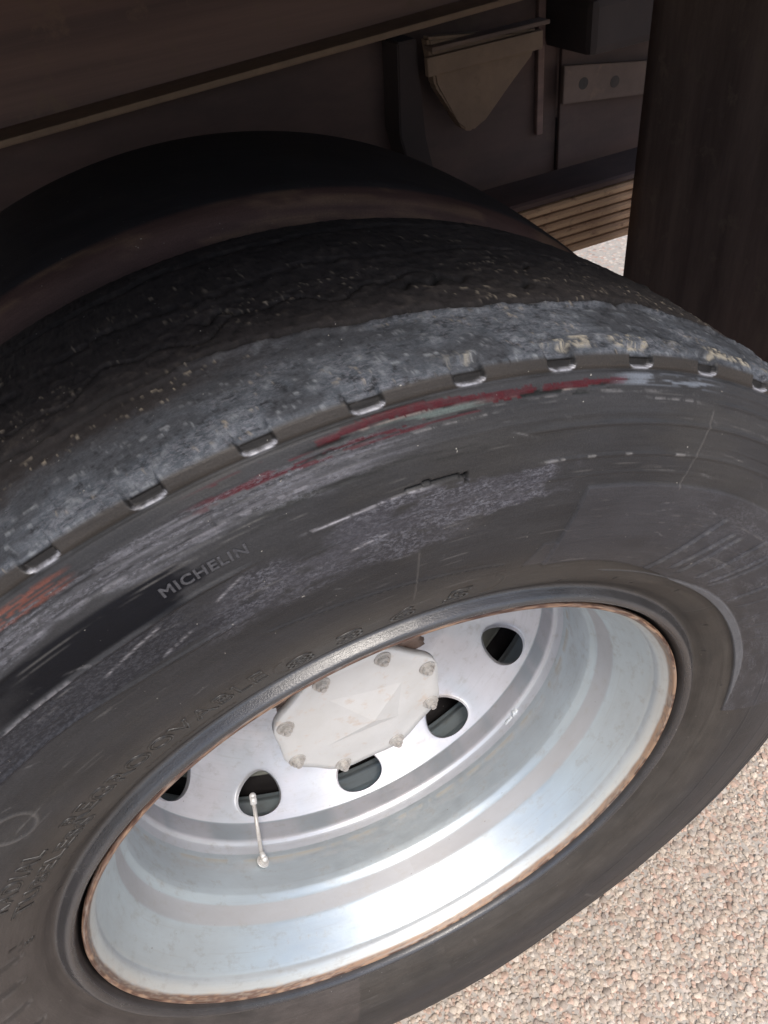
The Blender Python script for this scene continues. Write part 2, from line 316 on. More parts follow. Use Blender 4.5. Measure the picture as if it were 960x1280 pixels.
NSTEP = 2*math.pi/56; NPH = 1.8632-.1114*4
def outer_tyre(parent):
    d = math.degrees
    th = np.r_[np.arange(R_(-12), R_(56), .0028), np.arange(R_(56), R_(132), .00165), np.arange(R_(132), R_(150), .0028), np.arange(R_(150), R_(348), .0085)]
    n = len(th); ns = len(PROF)
    T, J = np.meshgrid(th, np.arange(ns), indexing='ij'); r = PROF[J, 0].copy(); y = PROF[J, 1].copy()
    T_ = np.degrees(T); T_ = np.where(T_ > 250, T_-360, T_)
    pd = np.gradient(PROF, axis=0); pn = np.stack([pd[:, 1], -pd[:, 0]], -1); pn /= np.linalg.norm(pn, axis=1)[:, None]
    # outward normal of the section: (nr, ny)
    nr = pn[J, 0]; ny = pn[J, 1]
    front = J < len(fr); tread = (J >= len(fr)) & (J < len(half)+len(backt)); a = T*.45
    D = np.zeros_like(r)
    base = np.array([.029, .0285, .030]); scuff = np.zeros(r.shape); col = np.broadcast_to(base, r.shape+(3,)).copy(); rough = np.full(r.shape, .36)
    def paint(mk, c, ro=None):
        nonlocal col, rough
        mk = np.clip(mk, 0, 1); col = col*(1-mk[..., None])+np.array(c)*mk[..., None]
        if ro is not None: rough = rough*(1-mk)+ro*mk
    f1 = fbm(a*60, r*160, 1); f2 = fbm(a*22, r*300, 2); f3 = fbm(a*300, r*420, 3); f4 = fbm(a*9, r*30, 4); f5 = fbm(a*90, r*900, 5, 3)
    wob = (fbm(a*25, r*0, 8)-.5)
    # --- sidewall tone: browner dust near the rim, greyer outside
    paint(front*band(r, .30, .375, .02)*.8, (.062, .054, .046), .42)
    paint(front*ss(125, 160, T_)*.5, (.082, .069, .064))
    paint(front*(1-ss(-10, 30, T_))*ss(.33, .42, r)*.4, (.045, .042, .042))
    paint(front*ss(.55, .75, f4)*.5, (.043, .040, .037), .46)
    # --- low relief
    def ridge(rc, t0, t1, h, w=.0009, te=1.5): return 1.8*h*np.exp(-((r-rc)/w)**2)*band(T_, t0, t1, te)*front
    for q_, (rc, a0, a1) in enumerate(((.4635, -20, 58), (.4435, 60, 96), (.4800, 62, 84), (.4955, 40, 66), (.4965, 108, 150), (.4380, 112, 150), (.386, -70, 20), (.4205, -75, -5), (.4470, -70, 20))): D += ridge(rc, a0, a1, .00028, .0006, 3)
    D += front*.0005*(fbm(a*30, r*45, 119, 3)-.5)
    rl1 = .4515+.0035*ss(112, 100, T_)
    D += ridge(.4515+.003*(1-ss(100, 108, T_)), 98, 150, .0011); D += ridge(.4235+.007*ss(104, 118, T_), 99, 150, .0008)
    D += ridge(.4555, -40, 76, .0006, .0007); D += ridge(.4745, 20, 77, .0008, .001); D += ridge(.4745, 113, 250, .0008, .001)
    D += ridge(.4885, -60, 60, .0007, .001); paint(front*band(r, .307, .3215, .0015)*.9, (.036, .036, .039), .12); paint(front*(1-ss(.3045, .3065, r)), (.012, .010, .010))
    D += ridge(.345, -80, 20, .0004, .002); D += ridge(.466, -90, 10, .0005, .0012)
    D += ridge(.404-.0015*(99-T_)*.75, 77, 99, .0006, .0006, .4)                        # rule above the digits
    # raised panel with slanting ribs (right)
    pout = .434+.001*ss(40, 60, T_); pin = np.where(T_ > 45, .3705-.018*ss(70, 45, T_)*0-.018*(1-ss(45, 70, T_)), .3525)
    tl = 71.8+1.8*(r-.40)/.03*-.3
    pan = band(r, pin, pout, .0006)*ss(-3.5, -3.0, T_)*(1-ss(tl-.12, tl+.12, T_))*front
    D += pan*.0016
    paint(pan*.6, (.044, .043, .048), .42); scuff = np.maximum(scuff, pan*.30*ss(.35, .7, f1)*ss(66, 40, T_))
    for k in range(13):
        t0 = 55.2-k*(3.2+.35*math.sin(k*2.3)); c = t0-(r-.365)*(78+10*math.sin(k*1.7)); wd = .20+.05*math.sin(k*3.1); fa = max(.12, 1-k*.075)
        ra, rb = .360+.006*abs(math.sin(k*1.3)), .4175-.010*abs(math.sin(k*2.1))
        e = front*np.exp(-((T_-c)/wd)**2)*band(r, ra, rb, .002); D += .0018*fa*e
        paint(e*.5*fa*ss(.35, .65, f2), (.12, .115, .11)); D -= .0006*fa*front*np.exp(-((T_-c-.45)/.25)**2)*band(r, ra, rb, .002)
    cres = band(r, .3525, .3525+.0062*band(T_, 6, 44, 10)+.0008, .0004)*band(T_, -1, 62, 1)*front    # crescent rib along the panel, its bluish highlight painted in
    D += cres*.0012; paint(cres*.6, (.15, .155, .165), .30)
    trap = band(r, .372, .372+.020, .0007)*band(T_, 71.8, 74.6-1.2*(r-.372)/.02, .12)*front; D += trap*.0007; paint(trap*.5, (.055, .052, .055))
    # radial mould seams
    for tc, r0, r1, h in ((60.9, .432, .484, .0006), (-83.4, .345, .40, .0005), (33, .325, .352, -.0005), (140.8, .318, .345, .0005), (-60, .40, .47, .0003), (86.3, .37, .415, .0003), (98.3, .478, .487, -.0008), (13, .40, .43, .0004)):
        cc = tc+(r-r0)*8*math.sin(tc); e = np.exp(-((T_-cc)*.45*.01745/.0006)**2)*band(r, r0, r1, .001)*front; D += h*e; paint(e*.35, (.14, .13, .12))
    # small vent spew stubs and comma marks
    for (tc, rc, l) in ((65.3, .334, .006), (56.6, .340, .004), (43.0, .343, .004), (75.5, .327, .004), (144.3, .325, .004), (151, .351, .005), (27, .337, .003), (17, .33, .003), (113, .448, .003), (52, .335, .002), (5, .345, .002)):
        e = np.exp(-(((T_-tc)*.01745*rc)/.0009)**2)*band(r, rc-l*.5, rc+l*.5, .0008)*front; D -= .0009*e; paint(e, (.014, .013, .013))
    # rounded outline of a big moulded letter at the left
    for (tc, rc, hl, hw) in ((126.0, .4005, .0120, .0150), (154.2, .356, .0125, .0055), (160.8, .356, .0125, .0055), (167.4, .357, .0125, .0055), (174, .357, .0125, .0055)):
        u = (T_-tc)*.01745*rc; v = r-rc; q = np.abs(np.sqrt((u/hw)**2+(v/hl)**2)-1)
        e = np.exp(-(q/.10)**2)*front; D += .0009*e; paint(e*.45, (.12, .112, .105))
        inn = (np.sqrt((u/hw)**2+(v/hl)**2) < .85)*front*(hw < .01); paint(inn*.6, (.035, .032, .031))
    # frame round the digits
    u = (T_-99.9)*.01745*.36; v = r-.3565; q = np.abs(np.sqrt((u/.007)**2+(v/.0115)**2)-1); D += .0006*np.exp(-(q/.09)**2)*front*(u > -.001)
    u = (T_-77.3)*.01745*.36; v = r-.3565; q = np.abs(np.sqrt((u/.009)**2+(v/.0125)**2)-1); D += .0006*np.exp(-(q/.09)**2)*front*(u < 0)
    for (ta, tb, ra, rb) in ((128, 137.5, .3335, .3370), (119.5, 126.5, .326, .3295), (150.2, 154, .3440, .3475), (106, 118, .344, .3475)):
        e = front*band(T_, ta, tb, .2)*band(r, ra, rb, .0005)*(vnoise(T_*4.5, r*500, 45) > .52); D += e*.0004; paint(e*.6, (.022, .020, .019))
    # --- kerb damage: grey scuffed belt, abrasion patch, wet-dark patch, tear, red paint
    belt = front*band(r, .4775+.003*wob*4, .4925, .0022)*band(T_, 87, 128, 4)
    paint(belt*.8, (.058, .057, .062), .42)
    scuff = np.maximum(scuff, belt*.55*ss(.40, .62, fbm(a*35, r*900, 21, 4))); paint(belt*ss(.54, .60, fbm(a*28+r*40, r*1500, 21, 5, .65))*.65, (.105, .103, .115), .45); paint(belt*ss(.56, .62, fbm(a*22+r*60, r*1300, 25, 5, .65))*.8, (.020, .020, .022), .4); D -= belt*.0009*ss(.45, .6, fbm(a*30, r*700, 22, 4))
    paint(front*np.exp(-((r-.4805-.002*wob)/.0010)**2)*band(T_, 90, 112, 2)*ss(.46, .56, fbm(a*160, r*900, 23))*.6, (.18, .175, .19), .4)
    paint(front*band(r, .470, .478, .0015)*band(T_, 80, 108, 4)*ss(.50, .66, f2)*.8, (.018, .018, .017), .45)
    drk = front*band(r, .4535+.0015*wob, .4745, .0012)*band(T_+10*(f1-.5), 101.5, 150, 2.0); drk = drk*(1-.55*ss(111, 118, T_+6*(f1-.5))); paint(drk*.99, (.0020, .0022, .0040), .50)
    drk2 = front*band(r, .428, .4515, .0015)*band(T_+12*(f1-.5), 101, 145, 4); paint(drk2*.7, (.014, .0145, .019), .40); scuff = np.maximum(scuff, drk2*.13)
    lx = .4395+.011*np.sin((T_-70)*.13)
    f6 = fbm(a*26, r*40, 61, 4); ab = front*band(r+.026*(f6-.5)+.006*(f1-.5), .434, .4585, .0016)*band(T_+9*(f6-.5)+4*(f1-.5), 75, 92, 2.2)
    ab2 = front*band(r+.03*(f6-.5), .420, .444, .004)*band(T_+8*(f4-.5), 84, 101, 3)
    am = np.maximum(ab, .75*ab2)*ss(.22, .45, fbm(a*70, r*260, 65, 4))
    paint(am*.55, (.052, .050, .060), .42); scuff = np.maximum(scuff, am*(.20+.40*ss(.35, .65, f1))); D += am*(f3-.5)*.0006
    paint(front*np.exp(-((r-.4575-.003*wob-.0018*(f1-.5))/.0006)**2)*band(T_, 85, 93, 1.5)*ss(.25, .5, f3)*.9, (.34, .33, .35), .35); paint(front*np.exp(-((r-.4555)/.0006)**2)*band(T_, 62, 76, 1)*ss(.45, .55, vnoise(T_*1.1, r*0, 31))*ss(.2, .5, f3)*.6, (.30, .29, .28), .35)
    tr_ = .4585+.0022*np.round(2*vnoise(T_*1.6, r*0, 41))*.6+.0010*(f1-.5); e = np.exp(-((r-tr_)/.0009)**2)*band(T_, 82.1, 86.6, .15)*front; D -= .003*e; paint(e*1.2, (.006, .006, .006), .5)
    e = band(r, .4525, .4600, .0003)*np.exp(-((T_-82.15)*.01745*.45/.0009)**2)*front; D -= .003*e; paint(e, (.006, .006, .006), .5)
    paint(front*ss(.66, .76, fbm(a*9, r*700, 51, 5, .7))*band(r, .35, .49, .01)*ss(.4,.6,f1)*.5, (.11, .105, .10), .4)                 # fine circumferential scratches
    for k in range(70):
        tc = RNG.uniform(0, 140); rc = RNG.uniform(.38, .495); ln = RNG.uniform(.3, 2.2); sl_ = RNG.uniform(-.0022, .0022)
        e = np.exp(-((r-rc-(T_-tc)*sl_-.0012*np.sin((T_-tc)*RNG.uniform(.6, 2.5)))/.00050)**2)*band(T_, tc-ln/2, tc+ln/2, ln*.3)*front*ss(.25, .6, f3); D -= .0002*e; paint(e*RNG.uniform(.15, .5), (.17, .165, .165), .4)
    for (tc, rc, ln, sl_) in ((107, .444, 5, -.0016), (104.5, .432, 2.5, -.002), (99.5, .447, 2, -.003), (120, .4515, 18, 0.0), (89.5, .436, 3, -.0008)):
        e = np.exp(-((r-rc-(T_-tc)*sl_-.0008*(f1-.5))/.0006)**2)*band(T_, tc-ln/2, tc+ln/2, .3)*front*ss(.28, .55, f3); paint(e*.75, (.26, .25, .26), .35)
    # shoulder strip below the tread edge, red paint rubbed on below it
    strip = front*ss(.5022, .5028, r); paint(strip*.9, (.030, .025, .021), .28)
    D -= front*.0014*np.exp(-((r-.5018)/.0010)**2)
    paint(front*np.exp(-((r-.5015)/.0008)**2)*.7*ss(.3, .6, f1), (.012, .012, .012), .5)
    redr = .4972+.0012*np.sin(T_*.31)+.002*wob
    rm = front*band(r+.0040*(f2-.5)+.0020*(f3-.5), redr-.0020+.0006*wob, redr+.0015, .0003)*band(T_+2*(f1-.5), 69.8, 91.5, .25)*(1-.95*np.exp(-((T_-76.6)/.25)**2)); rm = ss(.42, .58, rm)*ss(.26, .30, fbm(a*60+r*90, r*1200, 66, 4)+.10*ss(90, 84, T_))
    paint(front*np.exp(-((r-redr+.0024)/.0006)**2)*band(T_, 70, 91, .5)*ss(.4, .55, f1), (.14, .12, .11), .5); paint(rm*(.75+.25*ss(.4, .6, f3)), (.046, .005, .008), .38); D += rm*.0003
    rm2 = front*band(r+.003*(f2-.5), .4893, .4925, .0006)*band(T_+2*(f1-.5), 81, 96.5, .6)*ss(.45, .49, fbm(a*40+r*60, r*1300, 67, 4)); rm2 = ss(.4, .6, rm2); paint(rm2*.95, (.052, .008, .012), .42)
    rm3 = front*band(r, .4885, .4985, .001)*band(T_, 88, 98.5, 1.5)*ss(.52, .58, fbm(a*40, r*700, 61)); paint(rm3*.9, (.055, .010, .014), .45)
    grn = front*band(r, .4925, .4952, .0005)*band(T_+3*(f1-.5), 80.5, 88, 1)*ss(.35, .5, f2); paint(grn*.85, (.085, .105, .098), .45)
    blk = front*band(r, .4905, .4955, .0008)*band(T_, 71, 92, 1)*ss(.55, .60, fbm(a*45, r*800, 71)); paint(blk, (.010, .011, .011), .5); D -= blk*.0010
    paint(front*band(r, .4905, .4985, .001)*band(T_, 106.5, 113, .8)*ss(.47, .53, fbm(a*40, r*1100, 68, 5, .65)), (.105, .040, .030), .5)
    gb = front*band(r, .4945, .5000, .001)*band(T_, 61, 70, 1.5)*ss(.40, .55, fbm(a*50, r*900, 69, 4)); paint(gb*.85, (.14, .155, .18), .4)
    for (lo, hi, rr_) in ((62, 96, .4878), (66, 80, .4915)):
        paint(front*np.exp(-((r-rr_-.001*wob)/.0006)**2)*band(T_, lo, hi, 1)*ss(.42, .6, fbm(a*50, r*300, 81))*ss(.3, .6, f3)*.6, (.17, .165, .165), .4)
    # --- notches cut in the shoulder
    ph = (T-NPH+NSTEP/2) % NSTEP-NSTEP/2; ux = ph*.508
    ux = ux-(r-.5028)*.18
    bot = .5030+.0016*(np.abs(ux)/.0088)**4
    nm = ss(bot-.0004, bot+.0006, r)*(1-ss(.0083, .0092, np.abs(ux)))*ss(.15, .3, vnoise(a*18, r*0, 77)+.25)*(r < .5125)*(J < len(fr)+4)
    shl = ss(.4995, .5027, r)*front
    D -= nm*(.0026+.0012*f1)
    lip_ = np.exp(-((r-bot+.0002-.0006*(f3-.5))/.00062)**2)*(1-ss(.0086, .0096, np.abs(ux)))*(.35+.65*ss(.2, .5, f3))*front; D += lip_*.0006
    paint(nm*front*.95, (.013, .012, .0115), .45); paint(lip_*.9, (.36, .36, .39), .12)  # sky glint painted bright on the lip; pocket floor painted dark
    side = np.exp(-((np.abs(ux)-.0091)/.0006)**2)*ss(.5032, .504, r)*front; paint(side*.8, (.012, .012, .012))
    # --- tread
    wv = .0035*np.sin(T*24)+.0022*np.sin(T*57+1)+.0015*np.sin(T*91)
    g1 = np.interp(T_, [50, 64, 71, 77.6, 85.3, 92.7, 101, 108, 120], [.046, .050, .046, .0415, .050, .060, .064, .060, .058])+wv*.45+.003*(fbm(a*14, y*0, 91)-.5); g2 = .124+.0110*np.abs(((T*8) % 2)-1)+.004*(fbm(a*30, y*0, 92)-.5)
    t1 = fbm(a*210+y*90, y*290, 93, 5, .66); t2 = fbm(a*35, y*60, 94, 4); t3 = fbm(a*420, y*420, 95, 3)
    paint(tread*1.0, (.022, .0190, .0185), .70)
    fade = 1-ss(.008, .052, y+.045*(t2-.5)+.03*(t1-.5))*(.15+.85*ss(78, 100, T_)); dusty = tread*(1-ss(g1-.004, g1+.001, y))*fade  # grey rib: part real dust, part lit strip painted in up to the groove
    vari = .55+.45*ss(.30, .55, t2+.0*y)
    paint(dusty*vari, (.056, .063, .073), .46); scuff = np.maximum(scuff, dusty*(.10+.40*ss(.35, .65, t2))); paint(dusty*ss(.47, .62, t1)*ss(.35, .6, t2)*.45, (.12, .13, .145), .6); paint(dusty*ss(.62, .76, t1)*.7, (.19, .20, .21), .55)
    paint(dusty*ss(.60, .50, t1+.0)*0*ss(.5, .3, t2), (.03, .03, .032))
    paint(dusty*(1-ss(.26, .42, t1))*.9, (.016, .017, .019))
    clay = (tread | (r > .5085))*band(y, -.004, .003+.005*vnoise(T_*.8, y*0, 96), .001)*(1-ss(78, 84, T_))*ss(50, 56, T_)*ss(.42, .52, t3*.6+.4*t1); clay = clay*ss(.25, .5, vnoise(T_*.45, y*0, 97))*ss(.44, .50, fbm(a*330, y*500, 98)); paint(clay, (.27, .245, .195), .8); D += clay*.0009
    cream = tread*ss(.71, .75, t3)*ss(.50, .62, t2)*(y < .16)*(.3+.7*vnoise(a*500, y*500, 99)); paint(cream*.8, (.26, .22, .17), .8); D += cream*.0006
    D += tread*((t1-.5)*.0016+(t3-.5)*.0009); drk_t = tread*ss(g1-.01, g1+.004, y); paint(drk_t*ss(.55, .75, t1)*.6, (.050, .042, .037), .8); paint(drk_t*ss(.45, .30, t1)*.6, (.008, .007, .007), .8)
    D -= tread*.0042*np.exp(-((y-g1-.0025)/.0022)**2); D += tread*.0022*np.exp(-((y-g1+.0032)/.0018)**2)
    D -= tread*.0045*np.exp(-((y-g2)/.0016)**2)*ss(.2, .4, f1); D += tread*.0015*np.exp(-((y-g2+.0035)/.0018)**2); D -= tread*.0030*np.exp(-((y-.192-wv*.6)/.0024)**2)
    paint(tread*np.exp(-((y-g1-.002)/.0022)**2), (.010, .010, .010), .7); paint(tread*np.exp(-((y-g2)/.001)**2), (.008, .008, .008))
    g3 = .088+.007*np.sin(T*37)+.004*np.sin(T*83); e = np.exp(-((y-g3)/.0009)**2)*tread*ss(.45, .6, vnoise(a*14, y*0, 78)); D -= e*.003; paint(e, (.006, .006, .006))
    for (tc, yc, lt, ly) in ((66.6, .052, .8, .004), (79, .082, 2.6, .003), (93, .10, 1.2, .002), (72, .07, 1.2, .002), (70, .1, 1., .0015)):       # chunks torn out
        e = np.exp(-((T_-tc)/lt)**2-((y-yc-.004*np.sin(T_*3))/ly)**2)*tread*ss(.25, .5, t1+.1); D -= .005*e; paint(e*1.3, (.005, .005, .005))
    V = np.stack([(r+nr*D)*np.cos(T), y+ny*D, (r+nr*D)*np.sin(T)], -1)
    # the loaded foot of the tyre is pressed flat on the ground
    z = V[..., 2]; low = ss(-.42, -.50, z); V[..., 1] += np.where(front, -1, 0)*low*.012*np.sin(np.clip((r-.30)/.21, 0, 1)*np.pi)
    V[..., 2] = np.maximum(z, -(Z0-.0015))
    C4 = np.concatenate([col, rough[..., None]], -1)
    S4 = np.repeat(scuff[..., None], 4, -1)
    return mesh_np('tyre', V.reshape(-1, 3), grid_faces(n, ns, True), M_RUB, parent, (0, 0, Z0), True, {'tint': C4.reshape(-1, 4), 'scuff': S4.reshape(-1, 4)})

tk = thing('truck', 'dark dusty lorry at its rear twin wheels, scuffed black tyre on silver rim', 'truck')
def part_empty(name, label=None, loc=(0, 0, 0)):
    o = bpy.data.objects.new(name, None); link(o, tk, loc); o.empty_display_size = .1
    if label: o['label'] = label
    return o
wheel = part_empty('wheel', 'outer twin wheel with kerbed sidewall, red paint rubs and silver steel rim')
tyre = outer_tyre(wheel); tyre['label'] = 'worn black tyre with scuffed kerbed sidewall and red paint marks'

def ring_text(name, txt, size, r0, t0, t1, mat=None, outline=True, h=.0005, wire=.00065, label=None):
    """moulded lettering wrapped round the sidewall from angle t0 to t1"""
    cu = bpy.data.curves.new(name, 'FONT'); cu.body = txt; cu.size = size; cu.resolution_u = 4; cu.space_character = 1.12
    if outline: cu.fill_mode = 'NONE'; cu.bevel_depth = wire; cu.bevel_resolution = 1
    else: cu.extrude = h; cu.bevel_depth = .0002; cu.bevel_resolution = 1
    tmp = bpy.data.objects.new('tmp', cu); S.collection.objects.link(tmp)
    dg = bpy.context.evaluated_depsgraph_get(); me = bpy.data.meshes.new_from_object(tmp.evaluated_get(dg))
    bpy.data.objects.remove(tmp); bpy.data.curves.remove(cu)
    nv = len(me.vertices); co = np.empty(nv*3, np.float32); me.vertices.foreach_get('co', co); co = co.reshape(-1, 3)
    x = (co[:, 0]-co[:, 0].min())/max(co[:, 0].max()-co[:, 0].min(), 1e-6)
    r = r0+co[:, 1]; t = R_(t0)+(R_(t1)-R_(t0))*x; n = surf_n(r); hh = co[:, 2]
    rr = r+n[:, 0]*hh; yy = surf_y(r)+n[:, 1]*hh
    me.vertices.foreach_set('co', np.stack([rr*np.cos(t), yy, rr*np.sin(t)], -1).astype(np.float32).ravel()); me.update(); me.materials.clear(); me.materials.append(mat or M_LETTER); me.name = name
    for p in me.polygons: p.use_smooth = outline
    o = bpy.data.objects.new(name, me); link(o, wheel, (0, 0, Z0))
    if label: o['label'] = label
    return o
# raised moulded lettering, copied as it stands on the sidewall
ring_text('raised_lettering', 'MICHELIN', .0078, .4618, 103.0, 97.2, M_LETTERG, False, label='scuffed small maker name on the dark band')
ring_text('raised_lettering', 'REGROOVABLE', .0195, .3585, 126.2, 101.6, label='regroovable wording following the rim')
ring_text('raised_lettering', 'RADIAL', .0170, .3655, 140.8, 130.0, label='radial wording left of the rim')
ring_text('raised_lettering', 'TUBELESS', .0165, .3475, 143.2, 125.6, label='tubeless wording left of the rim')
for ch, t in (('8', 99.9), ('3', 94.5), ('6', 88.6), ('5', 82.4)):
    ring_text('raised_digit', ch, .0245, .3450, t, t-3.0, wire=.0008)
ring_text('raised_lettering', 'E', .0080, .3375, 152.6, 151.4, label='small approval mark')

# ------------------------------------------------------------------ steel rim
def rust_attr(T, r, y):
    a = T*.3; f = fbm(a*95, y*800+r*500, 101, 5, .7); g = fbm(a*30, r*60, 102, 3)
    col = np.broadcast_to(np.array([.51, .56, .575]), T.shape+(3,)).copy(); met = np.ones_like(T)
    def paint(mk, c):
        nonlocal col, met
        mk = np.clip(mk, 0, 1); col = col*(1-mk[:, None])+np.array(c)*mk[:, None]; met = met*(1-mk)
    Td = np.degrees(T) % 360; topl = band(Td, 40, 235, 25)
    lip = ss(.2952, .2966, r+.0010*(g-.5))*(y < .012)
    paint(lip*.95, (.14, .068, .038)); paint(lip*ss(.50, .60, f), (.07, .032, .02)); paint(lip*(1-ss(.34, .44, f+.15*(1-topl)*-1)), (.30, .19, .12))
    paint(band(r, .2945, .298, .0008)*(y < .012)*ss(.50, .66, f)*.5, (.50, .40, .30))
    paint(ss(.2880, .2940, r)*(1-lip)*(y < .03)*.4, (.60, .56, .47)); paint(band(y, .0140, .0215, .0015)*(r < .2925)*ss(.2895, .2900, r)*.35, (.40, .38, .37))
    # stain line where the disc meets the well
    paint(np.exp(-((y-.1345)/.0016)**2)*(r < .27)*ss(.3, .55, fbm(a*60, y*0, 103))*.9, (.36, .27, .15))
    paint(np.exp(-((y-.128)/.007)**2)*(r < .27)*ss(.5, .7, fbm(a*40, y*200, 104))*.4, (.30, .27, .25))
    paint(band(y, .0625, .0835, .0015)*(r < .275)*.75, (.37, .35, .345))  # sloping band darkened: its dim reflection is painted into the colour
    return np.concatenate([col, met[:, None]], -1)
barrel = rounded([(.3018, .0050), (.3024, .0010), (.3005, -.0014), (.2980, -.0004), (.2962, .0050), (.2915, .0125), (.2902, .0155), (.2898, .0205), (.2882, .0230), (.2702, .0610), (.2652, .0850),
                 (.2612, .0925), (.2604, .1000), (.2604, .1400), (.2610, .1750), (.2622, .1900), (.2680, .2010), (.2745, .2080), (.2820, .2300), (.2860, .2350), (.2935, .2420), (.2980, .2500), (.3015, .2520)], .0022)
outer = barrel[::-1].copy(); nn = np.gradient(outer, axis=0); nn = np.stack([-nn[:, 1], nn[:, 0]], -1); nn /= np.linalg.norm(nn, axis=1)[:, None]
sgn = 1 if (nn[60, 0] > 0) else -1
outer = (outer+nn*sgn*.0045)[12:-12:4]
rim = lathe('rim', np.vstack([barrel, outer]), M_PAINT, wheel, 420, (0, 0, Z0), True, {'tint': rust_attr}); rim['label'] = 'silver painted steel rim with rusty outer lip'

# wheel disc with ten hand holes
def wheel_disc():
    NH = 10; SEG = 24; nseg = NH*SEG
    # section: s -> (r,y) front surface
    cone = lambda r: np.interp(r, [.112, .175, .183, .190, .200, .25, .2530, .2548, .2565, .259], [.268, .268, .265, .2595, .2500, .1925, .1886, .1855, .1842, .1842])
    rows_in = [.080, .112, .150, .172, .178, .183, .188, .194, .200]; r_a, r_b = .200, .2565
    bm = bmesh.new(); ph0 = R_(-22.0)
    def P(r, t, off=0.0):
        y = float(cone(r)) if r < .2592 else 0
        dy = (float(cone(min(r+.001, .2588)))-float(cone(r-.001)))/(min(r+.001, .2588)-(r-.001)); n = Vector((dy, -1)).normalized()
        rr = r-n.x*off; yy = y-n.y*off
        return Vector((rr*math.cos(t), yy, rr*math.sin(t)))
    def ringv(fn): return [bm.verts.new(fn(ph0+2*math.pi*(i-.5*SEG)/nseg)) for i in range(nseg)]
    prev = None
    for r in rows_in:
        cur = ringv(lambda t, r=r: P(r, t))
        if prev:
            for i in range(nseg): bm.faces.new((prev[i], prev[(i+1) % nseg], cur[(i+1) % nseg], cur[i]))
        prev = cur
    last = [(.2566, 0), (.2572, .1832), (.2568, .1800), (.2564, .1760), (.2560, .1690), (.2557, .1610), (.2560, .1575), (.2572, .1552), (.2586, .1545), (.2592, .1530), (.2596, .1500), (.2603, .1450), (.2610, .1380)]
    prev = None; last[0] = (r_b, float(cone(r_b)))
    for (r, y) in last:
        cur = ringv(lambda t, r=r, y=y: Vector((r*math.cos(t), y, r*math.sin(t))))
        if prev:
            for i in range(nseg): bm.faces.new((prev[i], prev[(i+1) % nseg], cur[(i+1) % nseg], cur[i]))
        prev = cur
    half_t = math.pi/NH; NS = 14; rc = .2345
    for k in range(NH):
        tc = ph0+k*2*half_t
        # boundary of the sector, counter-clockwise
        bd = []
        for i in range(SEG): bd.append((r_a, -half_t+2*half_t*i/SEG))
        for i in range(NS): bd.append((r_a+(r_b-r_a)*i/NS, half_t))
        for i in range(SEG): bd.append((r_b, half_t-2*half_t*i/SEG))
        for i in range(NS): bd.append((r_b-(r_b-r_a)*i/NS, -half_t))
        slope = 1.54       # length along the cone per unit radius
        def hole(ang, g):
            # ang 0 = outwards ; egg: broad outside, narrower towards the centre
            c, s_ = math.cos(ang), math.sin(ang)
            u = (.0315+g)*s_*(1.0+.18*c); v = (.0285+g)*c-.001
            return (rc+v/slope, u/rc)
        loops = []
        angs = [math.atan2((t*rc), (r-rc)*slope) for (r, t) in bd]
        levels = [('lin', 1.0), ('lin', .66), ('lin', .33), ('lin', .12), ('g', .0016, 0), ('g', .0006, .0003), ('g', 0, .0012), ('g', 0, .0065)]
        for lv in levels:
            cur = []
            for (r, t), an in zip(bd, angs):
                hr, ht = hole(an, .0026)
                if lv[0] == 'lin': q = (hr+(r-hr)*lv[1], ht+(t-ht)*lv[1]); off = 0
                else: q = hole(an, lv[1]); off = lv[2]
                cur.append(bm.verts.new(P(q[0], tc+q[1], -off if lv[0] == 'g' else 0)))
            if loops:
                n = len(cur)
                for i in range(n): bm.faces.new((loops[-1][i], loops[-1][(i+1) % n], cur[(i+1) % n], cur[i]))
            loops.append(cur)
    bmesh.ops.remove_doubles(bm, verts=bm.verts, dist=.00004)
    bmesh.ops.recalc_face_normals(bm, faces=bm.faces)
    me = bpy.data.meshes.new('wheel_disc'); bm.to_mesh(me); bm.free()
    n = len(me.vertices); at = me.attributes.new('tint', 'FLOAT_COLOR', 'POINT'); c = np.tile([.53, .54, .56, .8], (n, 1)).astype(np.float32)
    co = np.empty(n*3, np.float32); me.vertices.foreach_get('co', co); co = co.reshape(-1, 3); rr = np.hypot(co[:, 0], co[:, 2]); mk = ss(.30, .6, fbm(co[:, 0]*25, co[:, 2]*25, 111))*(rr < .257)
    ring = ((rr > .2552) & (co[:, 1] > .158) & (co[:, 1] < .1835))[:, None]; c[:, :3] = np.where(ring, np.array([.36, .39, .41]), c[:, :3]); c[:, :3] = c[:, :3]*(1-.4*mk[:, None])+np.array([.66, .61, .62])*.4*mk[:, None]; at.data.foreach_set('color', c.ravel())  # flange ring greyed, a dark reflection put into its colour
    for p in me.polygons: p.use_smooth = True
    me.materials.append(M_PAINT); o = bpy.data.objects.new('wheel_disc', me); link(o, wheel, (0, 0, Z0)); return o
disc = wheel_disc()

